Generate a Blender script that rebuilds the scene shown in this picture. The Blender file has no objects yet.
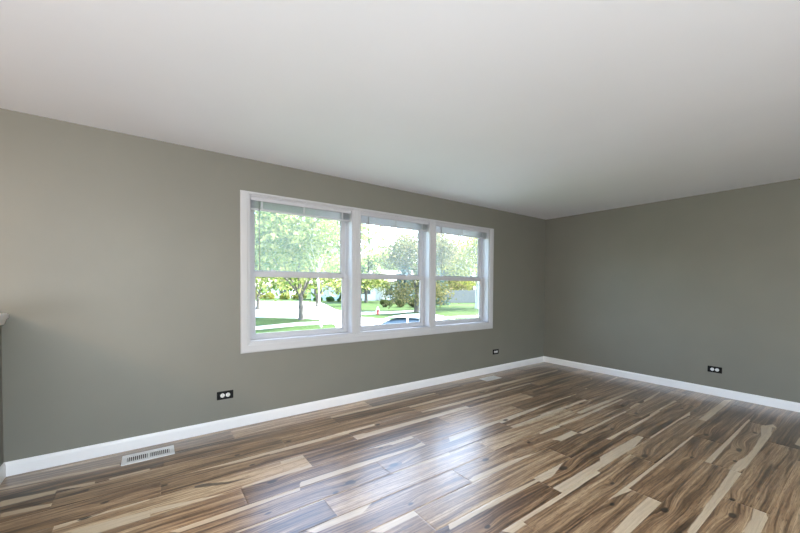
import bpy, bmesh, math, random
import numpy as np
from mathutils import Vector, Matrix
random.seed(7)
R = math.radians
SC = bpy.context.scene
COL = SC.collection

# ---------------------------------------------------------------- camera, sky, sun, lights, exposure
cam_d = bpy.data.cameras.new('camera')
cam = bpy.data.objects.new('camera', cam_d)
COL.objects.link(cam)
SC.camera = cam
cam_d.sensor_fit = 'HORIZONTAL'
cam_d.sensor_width = 36.0
cam_d.lens = 36.0 * 347.55 / 800.0
cam_d.shift_y = (292.88 - 266.5) / 800.0
cam_d.clip_start = 0.05
cam_d.clip_end = 400
YAW, PITCH, ROLL = 0.622682, -0.0209139, -0.0069716
fwd = Vector((math.sin(YAW) * math.cos(PITCH), math.cos(YAW) * math.cos(PITCH), math.sin(PITCH)))
rgt = Vector((math.cos(YAW), -math.sin(YAW), 0))
up = rgt.cross(fwd)
r2 = rgt * math.cos(-ROLL) + up * math.sin(-ROLL)
u2 = up * math.cos(-ROLL) - rgt * math.sin(-ROLL)
cam.matrix_world = Matrix(((r2.x, u2.x, -fwd.x, -5.51185), (r2.y, u2.y, -fwd.y, -3.40381), (r2.z, u2.z, -fwd.z, 1.29438), (0, 0, 0, 1)))

SC.view_settings.view_transform = 'Standard'
SC.view_settings.look = 'None'
SC.view_settings.gamma = 1.0
SC.view_settings.use_curve_mapping = False
SC.view_settings.exposure = 0.0
SC.cycles.max_bounces = 10
SC.cycles.diffuse_bounces = 6
SC.cycles.transparent_max_bounces = 16
SC.cycles.sample_clamp_indirect = 6.0

world = bpy.data.worlds.new('world')
SC.world = world
world.use_nodes = True
wn = world.node_tree
bg = wn.nodes['Background']
sky = wn.nodes.new('ShaderNodeTexSky')
sky.sky_type = 'NISHITA'
sky.sun_disc = False
sky.sun_elevation = R(55)
sky.sun_rotation = R(98)
sky.air_density = 1.0
sky.dust_density = 3.0
wn.links.new(sky.outputs[0], bg.inputs[0])
SKY_STRENGTH = 2.45
bg.inputs[1].default_value = SKY_STRENGTH

sun_d = bpy.data.lights.new('sun', 'SUN')
sun_d.energy = 33.0
sun_d.angle = R(0.6)
sun_d.color = (1.0, 0.96, 0.88)
sun = bpy.data.objects.new('sun', sun_d)
COL.objects.link(sun)
sd = Vector((-0.62, 0.30, -1.0)).normalized()
sun.rotation_euler = sd.to_track_quat('-Z', 'Y').to_euler()

def area(name, loc, tgt, sx, sy, power, color):
    d = bpy.data.lights.new(name, 'AREA')
    d.shape = 'RECTANGLE'; d.size = sx; d.size_y = sy; d.energy = power; d.color = color
    o = bpy.data.objects.new(name, d); COL.objects.link(o)
    o.location = loc
    o.rotation_euler = (Vector(tgt) - Vector(loc)).to_track_quat('-Z', 'Y').to_euler()
    return o
# area light added at the unseen rear opening, aimed to brighten the right corner
area('rear_opening_fill', (-5.05, -7.05, 1.2), (-1.2, 0, 1.2), 2.7, 2.1, 95, (0.88, 0.95, 1.0))
# added uplight that brightens the ceiling, in the manner of a bounced flash
area('ceiling_fill', (-6.9, -5.1, 0.9), (-6.8, -4.9, 2.44), 1.3, 1.3, 355, (0.88, 0.945, 1.0))
# warm lamp in the entry beyond the half wall
area('entry_lamp', (-8.3, -2.6, 2.3), (-8.0, -2.0, 0), 0.5, 0.5, 75, (1.0, 0.70, 0.46))

# ---------------------------------------------------------------- helpers
def lin(h):
    h = h.lstrip('#'); c = [int(h[i:i + 2], 16) / 255 for i in (0, 2, 4)]
    return tuple(x / 12.92 if x <= .04045 else ((x + .055) / 1.055) ** 2.4 for x in c) + (1,)

def mat(name, col, rough=0.5, metal=0.0, var=0.0, scale=6.0, bump=0.0, bscale=200.0, spec=0.5):
    m = bpy.data.materials.new(name); m.use_nodes = True
    nt = m.node_tree; b = nt.nodes['Principled BSDF']
    b.inputs['Base Color'].default_value = col if len(col) == 4 else tuple(col) + (1,)
    b.inputs['Roughness'].default_value = rough
    b.inputs['Metallic'].default_value = metal
    b.inputs['Specular IOR Level'].default_value = spec
    tc = nt.nodes.new('ShaderNodeTexCoord')
    if var > 0:
        n = nt.nodes.new('ShaderNodeTexNoise'); n.inputs['Scale'].default_value = scale; n.inputs['Detail'].default_value = 5
        r = nt.nodes.new('ShaderNodeValToRGB')
        c = Vector(col[:3])
        r.color_ramp.elements[0].color = tuple(c * (1 - var)) + (1,); r.color_ramp.elements[0].position = .3
        r.color_ramp.elements[1].color = tuple(c * (1 + var)) + (1,); r.color_ramp.elements[1].position = .7
        nt.links.new(tc.outputs['Object'], n.inputs['Vector']); nt.links.new(n.outputs['Fac'], r.inputs[0])
        nt.links.new(r.outputs[0], b.inputs['Base Color'])
    if bump > 0:
        n2 = nt.nodes.new('ShaderNodeTexNoise'); n2.inputs['Scale'].default_value = bscale; n2.inputs['Detail'].default_value = 3
        bp = nt.nodes.new('ShaderNodeBump'); bp.inputs['Strength'].default_value = bump; bp.inputs['Distance'].default_value = 0.002
        nt.links.new(tc.outputs['Object'], n2.inputs['Vector']); nt.links.new(n2.outputs['Fac'], bp.inputs['Height'])
        nt.links.new(bp.outputs[0], b.inputs['Normal'])
    return m

class MB:
    """collects shapes, then links them as ONE mesh object"""
    def __init__(s): s.v = []; s.f = []; s.sm = []
    def add(s, vs, fs, smooth=False):
        o = len(s.v); s.v += [tuple(p) for p in vs]; s.f += [tuple(i + o for i in f) for f in fs]; s.sm += [smooth] * len(fs); return s
    def box(s, x0, x1, y0, y1, z0, z1, M=None):
        p = [(x, y, z) for z in (z0, z1) for y in (y0, y1) for x in (x0, x1)]
        if M is not None: p = [M @ Vector(q) for q in p]
        return s.add(p, [(0, 2, 3, 1), (4, 5, 7, 6), (0, 1, 5, 4), (2, 6, 7, 3), (0, 4, 6, 2), (1, 3, 7, 5)])
    def bbox(s, x0, x1, y0, y1, z0, z1, b=0.003):
        """box with chamfered edges"""
        bm = bmesh.new(); M = Matrix.Translation(((x0 + x1) / 2, (y0 + y1) / 2, (z0 + z1) / 2)) @ Matrix.Diagonal((x1 - x0, y1 - y0, z1 - z0, 1))
        bmesh.ops.create_cube(bm, size=1, matrix=M)
        bmesh.ops.bevel(bm, geom=bm.edges[:], offset=b, segments=2, affect='EDGES', clamp_overlap=True)
        bm.verts.index_update()
        s.add([v.co for v in bm.verts], [[v.index for v in f.verts] for f in bm.faces]); bm.free(); return s
    def tube(s, pts, rads, n=8, cap=True, smooth=True):
        pts = [Vector(p) for p in pts]; o = len(s.v); rings = []
        ref = Vector((0.3, 0.9, 0.2))
        for i, p in enumerate(pts):
            t = (pts[min(i + 1, len(pts) - 1)] - pts[max(i - 1, 0)]).normalized()
            a = t.cross(ref)
            if a.length < .05: a = t.cross(Vector((1, 0, 0)))
            a.normalize(); b = t.cross(a)
            rings.append([p + (a * math.cos(2 * math.pi * k / n) + b * math.sin(2 * math.pi * k / n)) * rads[i] for k in range(n)])
        vs = [q for r in rings for q in r]; fs = []
        for i in range(len(pts) - 1):
            for k in range(n):
                fs.append((i * n + k, i * n + (k + 1) % n, (i + 1) * n + (k + 1) % n, (i + 1) * n + k))
        if cap: fs += [tuple(range(n))[::-1], tuple(range((len(pts) - 1) * n, len(pts) * n))]
        return s.add(vs, fs, smooth)
    def lathe(s, prof, n=20, M=None, smooth=True):
        vs = [(r * math.cos(2 * math.pi * k / n), r * math.sin(2 * math.pi * k / n), z) for r, z in prof for k in range(n)]
        if M is not None: vs = [M @ Vector(q) for q in vs]
        fs = [(i * n + k, i * n + (k + 1) % n, (i + 1) * n + (k + 1) % n, (i + 1) * n + k) for i in range(len(prof) - 1) for k in range(n)]
        fs += [tuple(range(n))[::-1], tuple(range((len(prof) - 1) * n, len(prof) * n))]
        return s.add(vs, fs, smooth)
    def prism(s, prof, A, B, flip=False):
        """profile points (3D offsets) swept from A to B"""
        A, B = Vector(A), Vector(B); n = len(prof)
        vs = [A + Vector(q) for q in prof] + [B + Vector(q) for q in prof]
        fs = [(k, (k + 1) % n, n + (k + 1) % n, n + k) for k in range(n)] + [tuple(range(n))[::-1], tuple(range(n, 2 * n))]
        return s.add(vs, fs)
    def mesh(s, name, m=None):
        me = bpy.data.meshes.new(name); me.from_pydata(s.v, [], s.f)
        me.polygons.foreach_set('use_smooth', s.sm)
        bm = bmesh.new(); bm.from_mesh(me); bmesh.ops.recalc_face_normals(bm, faces=bm.faces[:]); bm.to_mesh(me); bm.free()
        if m: me.materials.append(m)
        return me
    def build(s, name, m=None, parent=None):
        o = bpy.data.objects.new(name, s.mesh(name, m)); COL.objects.link(o)
        if parent: o.parent = parent
        return o

def tag(o, label, cat, group=None):
    o['label'] = label; o['category'] = cat
    if group: o['group'] = group
    return o
def struct(o, label=None):
    o['kind'] = 'structure'
    if label: o['label'] = label
    return o
def empty(name, loc, rz=0.0):
    o = bpy.data.objects.new(name, None); COL.objects.link(o); o.location = loc; o.rotation_euler = (0, 0, rz); o.empty_display_size = .1
    return o
def copy_tree(o, parent=None):
    c = o.copy(); COL.objects.link(c)
    if parent: c.parent = parent
    for ch in list(o.children): copy_tree(ch, c)
    return c

# ---------------------------------------------------------------- materials of the room
M_wall = mat('taupe_wall_paint', (0.200, 0.193, 0.160), 0.47, var=0.03, scale=2.2, bump=0.10, bscale=90, spec=0.5)
M_ceil = mat('ceiling_paint', (0.82, 0.845, 0.885), 0.7, var=0.012, scale=1.5, bump=0.08, bscale=70, spec=.3)
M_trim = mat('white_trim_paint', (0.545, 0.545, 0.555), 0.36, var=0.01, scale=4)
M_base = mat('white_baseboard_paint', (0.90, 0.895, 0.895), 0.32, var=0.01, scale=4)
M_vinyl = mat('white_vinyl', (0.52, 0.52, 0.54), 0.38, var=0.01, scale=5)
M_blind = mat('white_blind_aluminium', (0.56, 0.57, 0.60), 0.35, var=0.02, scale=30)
M_wand = mat('grey_wand_plastic', (0.22, 0.23, 0.23), 0.3, var=0.02)
M_black = mat('black_plate_plastic', (0.004, 0.004, 0.004), 0.5, var=0.05, spec=.15)
M_white = mat('white_receptacle_plastic', (0.78, 0.78, 0.76), 0.35, var=0.01)
M_slot = mat('dark_slot', (0.05, 0.05, 0.05), 0.6, var=0.05)
M_vent = mat('white_enamel_metal', (0.86, 0.86, 0.86), 0.45, var=0.02)
M_duct_shade = mat('duct_shade_black', (0.03, 0.03, 0.032), 0.6, var=0.05)  # near-black colour stands for the shade inside the duct
M_lock = mat('pale_lock_metal', (0.55, 0.56, 0.58), 0.3, var=0.02)

def glass_mat(name, veil=0.0):
    m = bpy.data.materials.new(name); m.use_nodes = True; nt = m.node_tree; nt.nodes.clear()
    out = nt.nodes.new('ShaderNodeOutputMaterial'); tr = nt.nodes.new('ShaderNodeBsdfTransparent'); gl = nt.nodes.new('ShaderNodeBsdfGlossy')
    tr.inputs[0].default_value = (.94, .97, .96, 1); gl.inputs['Roughness'].default_value = 0.02
    fr = nt.nodes.new('ShaderNodeFresnel'); ge = nt.nodes.new('ShaderNodeNewGeometry')
    io = nt.nodes.new('ShaderNodeMapRange'); io.inputs[3].default_value = 1.45; io.inputs[4].default_value = 1 / 1.45    # same reflection from both faces of the pane
    nt.links.new(ge.outputs['Backfacing'], io.inputs[0]); nt.links.new(io.outputs[0], fr.inputs[0])
    mx = nt.nodes.new('ShaderNodeMixShader')
    nt.links.new(fr.outputs[0], mx.inputs[0]); nt.links.new(tr.outputs[0], mx.inputs[1]); nt.links.new(gl.outputs[0], mx.inputs[2])
    last = mx
    if veil > 0:   # translucent haze mixed in to imitate washed-out glare on the pane
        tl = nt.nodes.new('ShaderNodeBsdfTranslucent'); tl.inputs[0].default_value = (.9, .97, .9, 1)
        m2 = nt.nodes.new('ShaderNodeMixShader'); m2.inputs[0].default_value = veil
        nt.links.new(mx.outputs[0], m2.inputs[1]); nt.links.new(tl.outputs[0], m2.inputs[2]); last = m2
    nt.links.new(last.outputs[0], out.inputs[0]); return m
M_gasket = mat('dark_gasket', (.03, .032, .034), .6, var=.05)
M_glass = glass_mat('window_glass')
M_glass_haze = glass_mat('window_glass_hazed', 0.055)

# ---------------------------------------------------------------- room shell
H = 2.44; XW0, YF = -10.0, -7.2
WX0, WX1, WZ0, WZ1 = -4.851, -1.373, 0.667, 2.144      # outer edge of the window casing
OX0, OX1, OZ0, OZ1 = -4.771, -1.455, 0.757, 2.122      # rough opening
def wall_box(name, boxes):
    mb = MB()
    for b in boxes: mb.box(*b)
    return struct(mb.build(name, M_wall))
wall_box('wall_back', [(XW0, OX0, 0, .17, 0, H), (OX1, 0.17, 0, .17, 0, H), (OX0, OX1, 0, .17, 0, OZ0), (OX0, OX1, 0, .17, OZ1, H)])
wall_box('wall_right', [(0, .17, YF - .17, 0, 0, H)])
wall_box('wall_left', [(XW0 - .17, XW0, YF - .17, .17, 0, H)])
wall_box('wall_front', [(XW0, -6.45, YF - .17, YF, 0, H), (-3.55, 0, YF - .17, YF, 0, H), (-6.45, -3.55, YF - .17, YF, 2.28, H), (-6.45, -3.55, YF - .17, YF, 0, .1)])
wall_box('wall_half', [(-6.436, -6.316, -1.6, 0, 0, 1.045)])
cb = MB().bbox(XW0 - .17, .17, YF - .17, .17, H, H + .12, .004)
struct(cb.build('ceiling', M_ceil))
M_roof = mat('roof_shingle', (.12, .11, .1), .9, var=.2, scale=8)
struct(MB().box(XW0 - .3, .4, YF - .6, .45, H + .121, H + .2).build('roof', M_roof))
struct(MB().box(XW0 - .17, .17, YF - .17, .17, -1.05, -.012).build('foundation', mat('foundation_concrete', (.35, .34, .32), .9, var=.1)))
# cap of the half wall with its bed mould
cap = MB().bbox(-6.47, -6.281, -1.635, 0, 1.055, 1.093, .006)
cap.prism([(0, 0, 1.018), (.012, 0, 1.018), (.024, 0, 1.055), (0, 0, 1.055)], (-6.316, -1.6, 0), (-6.316, 0, 0))
struct(cap.build('trim_1', M_base), 'white cap board on top of the half wall')

def base_prof(n):           # n: unit normal pointing into the room
    p = [(0, 0), (.013, 0), (.013, .070), (.0115, .080), (.007, .089), (.005, .0945), (0, .095)]
    return [(n[0] * d, n[1] * d, z) for d, z in p]
struct(MB().prism(base_prof((0, -1)), (-6.316, 0, 0), (0, 0, 0)).build('baseboard_back', M_base))
struct(MB().prism(base_prof((-1, 0)), (0, 0, 0), (0, YF, 0)).build('baseboard_right', M_base))
struct(MB().prism(base_prof((1, 0)), (-6.316, -1.6, 0), (-6.316, -.0, 0)).build('baseboard_left', M_base))

# ---------------------------------------------------------------- plank floor (one mesh, planks in the mesh and its material)
SAP=[[(-6.244,-0.377),(-5.996,-0.406),(-5.998,-0.459),(-6.23,-0.436)],
[(-6.206,-0.538),(-5.997,-0.577),(-5.992,-0.611),(-6.194,-0.589)],
[(-6.291,-0.179),(-5.698,-0.223),(-5.697,-0.247),(-6.286,-0.203)],
[(-5.997,-0.397),(-5.814,-0.418),(-5.812,-0.435),(-5.994,-0.414)],
[(-5.745,-0.428),(-5.523,-0.424),(-5.523,-0.455),(-5.733,-0.461)],
[(-5.947,-0.864),(-5.826,-0.84),(-5.523,-0.85),(-5.523,-0.867),(-5.815,-0.874),(-5.945,-0.895)],
[(-5.871,-0.955),(-5.523,-0.978),(-5.522,-1.041),(-5.76,-1.033)],
[(-5.523,-0.968),(-5.055,-1.029),(-5.062,-1.064),(-5.522,-1.022)],
[(-5.044,-1.029),(-4.657,-1.01),(-4.677,-1.066),(-5.051,-1.062)],
[(-5.462,-0.612),(-4.958,-0.657),(-4.531,-0.656),(-4.54,-0.682),(-4.965,-0.693),(-5.462,-0.645)],
[(-5.459,-1.25),(-5.065,-1.236),(-4.736,-1.232),(-4.754,-1.282),(-5.066,-1.288),(-5.403,-1.289)],
[(-5.181,-1.445),(-4.815,-1.454),(-4.82,-1.467),(-5.149,-1.467)],
[(-4.744,-0.863),(-4.606,-0.868),(-4.616,-0.895),(-4.753,-0.89)],
[(-4.723,-1.194),(-4.309,-1.199),(-3.813,-1.224),(-3.71,-1.193),(-3.704,-1.239),(-4.154,-1.258),(-4.751,-1.272)],
[(-4.154,-1.037),(-3.702,-1.055),(-3.694,-1.101),(-4.024,-1.08)],
[(-4.098,-0.771),(-4.001,-0.769),(-3.893,-0.844),(-3.89,-0.87),(-4.106,-0.842)],
[(-4.663,-1.025),(-4.584,-1.007),(-4.585,-1.048),(-4.675,-1.059)],
[(-4.87,-1.664),(-4.671,-1.649),(-4.404,-1.656),(-4.546,-1.703),(-4.822,-1.697)],
[(-4.812,-1.445),(-4.664,-1.451),(-4.667,-1.465),(-4.818,-1.46)],
[(-4.598,-1.855),(-4.291,-1.863),(-4.289,-1.895),(-4.534,-1.9)],
[(-4.172,-1.434),(-3.62,-1.453),(-3.652,-1.486),(-4.162,-1.464)],
[(-3.801,-1.82),(-3.727,-1.802),(-3.333,-1.813),(-2.917,-1.846),(-2.541,-1.829),(-2.475,-1.827),(-2.406,-1.875),(-2.926,-1.868),(-3.192,-1.86),(-3.8,-1.855)],
[(-3.391,-2.066),(-3.182,-2.065),(-3.086,-2.052),(-2.956,-2.052),(-3.241,-2.099),(-3.306,-2.111),(-3.415,-2.104)],
[(-4.197,-2.053),(-3.422,-2.072),(-3.419,-2.09),(-4.227,-2.085)],
[(-3.408,-2.187),(-3.418,-2.249),(-2.931,-2.255),(-2.79,-2.192)],
[(-3.904,-2.262),(-3.435,-2.262),(-2.952,-2.265),(-2.975,-2.276),(-3.466,-2.279),(-3.9,-2.275)],
[(-4.027,-2.257),(-3.903,-2.259),(-3.896,-2.292),(-3.975,-2.294)],
[(-2.857,-2.222),(-2.739,-2.169),(-2.36,-2.173),(-2.072,-2.177),(-2.015,-2.217),(-2.521,-2.237),(-2.901,-2.255)],
[(-3.031,-2.451),(-1.656,-2.443),(-1.655,-2.462),(-3.034,-2.474)],
[(-3.366,-2.453),(-3.042,-2.456),(-3.035,-2.498),(-3.385,-2.462)],
[(-3.549,-2.593),(-3.209,-2.581),(-3.038,-2.579),(-3.025,-2.645),(-3.47,-2.649)],
[(-2.152,-2.644),(-1.894,-2.636),(-1.31,-2.635),(-1.251,-2.676),(-1.749,-2.679),(-2.13,-2.689)],
[(-3.223,-2.822),(-2.151,-2.794),(-2.122,-2.835),(-3.192,-2.844)],
[(-2.13,-2.79),(-1.953,-2.793),(-1.704,-2.818),(-1.788,-2.831),(-2.126,-2.821)],
[(-1.38,-2.037),(-0.638,-2.027),(-0.657,-2.06),(-1.476,-2.07)],
[(-1.117,-2.365),(-0.14,-2.353),(-0.064,-2.405),(-1.115,-2.424)],
[(-1.932,-2.223),(-1.26,-2.236),(-1.02,-2.248),(-0.881,-2.246),(-1.076,-2.285),(-1.321,-2.253),(-2.064,-2.268)],
[(-2.124,-2.639),(-1.468,-2.637),(-0.748,-2.62),(-0.725,-2.665),(-1.414,-2.675),(-1.928,-2.684),(-2.124,-2.69)],
[(-2.13,-2.787),(-1.885,-2.813),(-1.605,-2.814),(-1.163,-2.803),(-0.874,-2.755),(-0.768,-2.765),(-0.712,-2.814),(-1.224,-2.829),(-1.92,-2.829),(-2.12,-2.824)],
[(-2.985,-2.989),(-2.787,-2.997),(-2.624,-2.98),(-2.611,-3.021),(-2.756,-3.038),(-2.922,-3.034)],
[(-1.176,-2.996),(-0.916,-3.002),(-1.215,-3.03)],
[(-4.767,-0.65),(-4.093,-0.649),(-3.821,-0.637),(-3.831,-0.681),(-4.104,-0.699),(-4.78,-0.7)],
[(-4.107,-0.782),(-3.734,-0.785),(-3.782,-0.857),(-4.101,-0.85)],
[(-4.062,-0.262),(-3.377,-0.255),(-3.406,-0.299),(-4.067,-0.296)],
[(-3.948,-0.786),(-2.749,-0.793),(-2.755,-0.851),(-3.128,-0.913),(-3.985,-0.849)],
[(-3.631,-0.254),(-2.733,-0.235),(-2.728,-0.289),(-3.658,-0.3)],
[(-3.256,-0.456),(-1.93,-0.438),(-1.994,-0.491),(-3.243,-0.504)],
[(-3.261,-0.642),(-2.191,-0.656),(-2.26,-0.713),(-3.264,-0.681)],
[(-3.979,-1.053),(-3.704,-1.055),(-3.699,-1.095),(-3.923,-1.102)],
[(-2.669,-0.464),(-1.556,-0.468),(-0.34,-0.454),(-0.405,-0.491),(-1.617,-0.514),(-2.711,-0.507)],
[(-2.857,-0.659),(-1.318,-0.63),(-1.35,-0.679),(-2.907,-0.711)],
[(-3.428,-1.253),(-2.775,-1.258),(-2.191,-1.248),(-1.412,-1.222),(-1.48,-1.258),(-2.26,-1.293),(-3.498,-1.326)],
[(-2.801,-1.415),(-1.788,-1.424),(-1.88,-1.473),(-2.832,-1.455)],
[(-2.747,-1.797),(-2.466,-1.789),(-2.543,-1.83),(-2.702,-1.838)],
[(-1.74,-1.032),(-0.442,-0.983),(-0.398,-0.994),(-1.791,-1.065)],
[(-2.061,-1.236),(-1.305,-1.239),(-1.344,-1.268),(-2.104,-1.264)],
[(-1.135,-1.245),(-0.064,-1.181),(-0.073,-1.204),(-1.164,-1.277)],
[(-2.324,-1.403),(-1.454,-1.421),(-1.49,-1.447),(-2.372,-1.433)],
[(-1.936,-1.579),(-1.298,-1.579),(-0.514,-1.593),(-0.546,-1.625),(-0.944,-1.626),(-1.95,-1.621)],
[(-2.703,-1.644),(-2.089,-1.662),(-1.026,-1.65),(-1.067,-1.674),(-2.147,-1.692),(-2.746,-1.671)],
[(-2.458,-1.852),(-1.474,-1.835),(-1.503,-1.867),(-2.426,-1.882)],
[(-2.762,-1.786),(-2.437,-1.801),(-2.421,-1.839),(-2.692,-1.845)],
[(-2.378,-2.053),(-1.12,-2.041),(-1.21,-2.069),(-2.35,-2.083)],
[(-1.345,-1.842),(-1.068,-1.812),(-1.029,-1.857),(-1.37,-1.88)],
[(-0.939,-1.825),(-0.357,-1.8),(-0.43,-1.823),(-1.029,-1.857)]]
DARK=[[(-1.716,-2.944),(-1.875,-2.958),(-2.474,-2.96),(-2.266,-2.945),(-1.946,-2.939)],
[(-5.989,-0.527),(-5.831,-0.498),(-5.836,-0.537),(-5.978,-0.541)],
[(-5.84,-0.853),(-5.648,-0.832),(-5.655,-0.848),(-5.83,-0.875)],
[(-4.533,-1.387),(-4.41,-1.386),(-4.432,-1.414),(-4.518,-1.397)],
[(-4.184,-1.38),(-4.026,-1.364),(-4.036,-1.39),(-4.18,-1.398)],
[(-4.04,-1.922),(-3.706,-1.921),(-3.278,-1.918),(-3.285,-1.923),(-3.718,-1.931),(-4.046,-1.929)],
[(-1.11,-0.54),(-0.348,-0.507),(-0.429,-0.565),(-0.892,-0.589)],
[(-5.294,-0.859),(-5.103,-0.923),(-4.923,-0.953),(-5.107,-0.947),(-5.29,-0.877)],
[(-1.735,-0.908),(-0.722,-0.851),(-0.799,-0.892),(-1.731,-0.947)],
[(-1.379,-0.803),(-0.56,-0.764),(-0.426,-0.804),(-0.7,-0.817),(-1.453,-0.85)],
[(-6.257,-0.324),(-6.006,-0.369),(-6.003,-0.388),(-6.247,-0.364)],
[(-1.336,-2.982),(-0.759,-2.988),(-1.402,-2.994)]]
KNOT=[(-3.127,-2.097,0.035),(-3.49,-1.697,0.03),(-4.047,-2.186,0.02),(-2.437,-2.358,0.035),(-3.045,-2.384,0.02),(-3.284,-2.485,0.02),(-3.089,-2.686,0.03),(-2.166,-2.575,0.02),(-1.721,-2.757,0.02),(-1.97,-2.78,0.02),(-2.629,-2.889,0.022),(-0.896,-2.167,0.025),(-1.542,-2.517,0.03),(-1.127,-2.757,0.025),(-0.886,-2.275,0.022),(-4.456,-1.381,0.03),(-4.093,-1.366,0.035),(-4.266,-1.792,0.018),(-4.582,-1.434,0.02),(-4.031,-1.091,0.02),(-4.592,-0.56,0.022),(-5.449,-0.733,0.02),(-4.872,-1.084,0.03),(-4.979,-1.396,0.018),(-4.986,-0.568,0.02),(-4.927,-0.784,0.02),(-5.816,-0.86,0.025),(-6.058,-0.54,0.018),(-5.739,-0.742,0.02),(-1.636,-1.469,0.03),(-1.334,-1.765,0.03),(-0.92,-1.742,0.025),(-1.467,-1.943,0.028),(-1.174,-1.104,0.025),(-2.1,-1.983,0.022),(-1.746,-0.789,0.025),(-2.223,-0.575,0.025),(-2.727,-1.291,0.03),(-3.295,-0.571,0.025),(-2.259,-0.574,0.025),(-3.362,-0.912,0.025),(-3.809,-0.689,0.02),(-3.042,-0.384,0.02),(-2.686,-0.317,0.02),(-3.799,-0.682,0.02),(-2.968,-1.709,0.02),(-2.83,-2.928,0.03),(-1.692,-2.753,0.03)]
TONE=[(-5.22,-0.96,0.75),(-4.03,-0.13,0.5),(-4.66,-0.24,0.45),(-2.18,-1.51,0.85),(-0.95,-0.83,0.45),(-2.04,-0.97,0.6),(-2.09,-0.12,0.35),(-3.52,-1.62,0.6),(-3.4,-1.89,0.45),(-4.19,-1.89,0.5),(-4.38,-1.95,0.1),(-2.03,-2.89,0.2),(-2.22,-3.08,0.4),(-0.91,-2.89,-0.5),(-0.2,-2.63,-0.5),(-5.06,-0.03,-0.5),(-5.49,-0.41,-0.5),(-2.75,-0.38,-0.55),(-3.5,-0.21,-0.4),(-3.03,0.04,-0.5),(-4.76,-1.55,-0.25),(-3.74,-2.14,-0.35),(-2.42,-2.57,-0.2),(-4.5,-1.46,-0.3),(-4.35,-1.01,-0.35),(-6.0,-0.27,-0.3),(-6.15,-0.42,-0.35),(-2.43,-2.03,-0.3),(-2.15,-2.22,-0.35),(-3.3,-1.18,0.3),(-2.83,-1.06,-0.1),(-4.95,-0.49,0.15),(-5.0,-0.74,-0.1),(-4.82,-1.09,-0.1),(-1.31,-2.56,-0.5),(-3.3,-2.54,0.1),(-2.75,-2.92,0.15),(-1.23,-0.05,-0.3),(-2.62,-0.24,-0.4),(-3.19,-0.71,-0.35),(-1.72,-1.27,-0.3),(-2.45,-1.48,-0.2),(-3.11,-2.14,-0.1)]

PL, PW = 1.357, 0.2
OFF = [-4.945, -4.085, -5.99, -4.11, -4.58, -5.055, -4.178, -4.667, -3.797, -4.29, -3.418, -2.499, -3.02, -2.165, -2.64]

def value_noise(x, y, seed):
    xi = np.floor(x).astype(np.int64); yi = np.floor(y).astype(np.int64)
    fx = x - xi; fy = y - yi; fx = fx * fx * (3 - 2 * fx); fy = fy * fy * (3 - 2 * fy)
    def h(a, b):
        n = (a * 374761393 + b * 668265263 + int(seed) * 974634777) & 0xffffffff
        n = ((n ^ (n >> 13)) * 1274126177) & 0xffffffff
        return ((n ^ (n >> 16)) & 0xffff) / 65535.0
    return (h(xi, yi) * (1 - fx) + h(xi + 1, yi) * fx) * (1 - fy) + (h(xi, yi + 1) * (1 - fx) + h(xi + 1, yi + 1) * fx) * fy

def sdist(poly, X, Y):
    """signed distance to a polygon, positive inside"""
    d2 = np.full(X.shape, 1e9); ins = np.zeros(X.shape, bool); n = len(poly)
    for i in range(n):
        ax, ay = poly[i]; bx, by = poly[(i + 1) % n]
        ex, ey = bx - ax, by - ay; wx, wy = X - ax, Y - ay
        t = np.clip((wx * ex + wy * ey) / max(ex * ex + ey * ey, 1e-12), 0, 1)
        d2 = np.minimum(d2, (wx - t * ex) ** 2 + (wy - t * ey) ** 2)
        if ay != by:
            c = ((ay > Y) != (by > Y)) & (X < (bx - ax) * (Y - ay) / (by - ay) + ax); ins ^= c
    return np.where(ins, 1, -1) * np.sqrt(d2)

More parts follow.
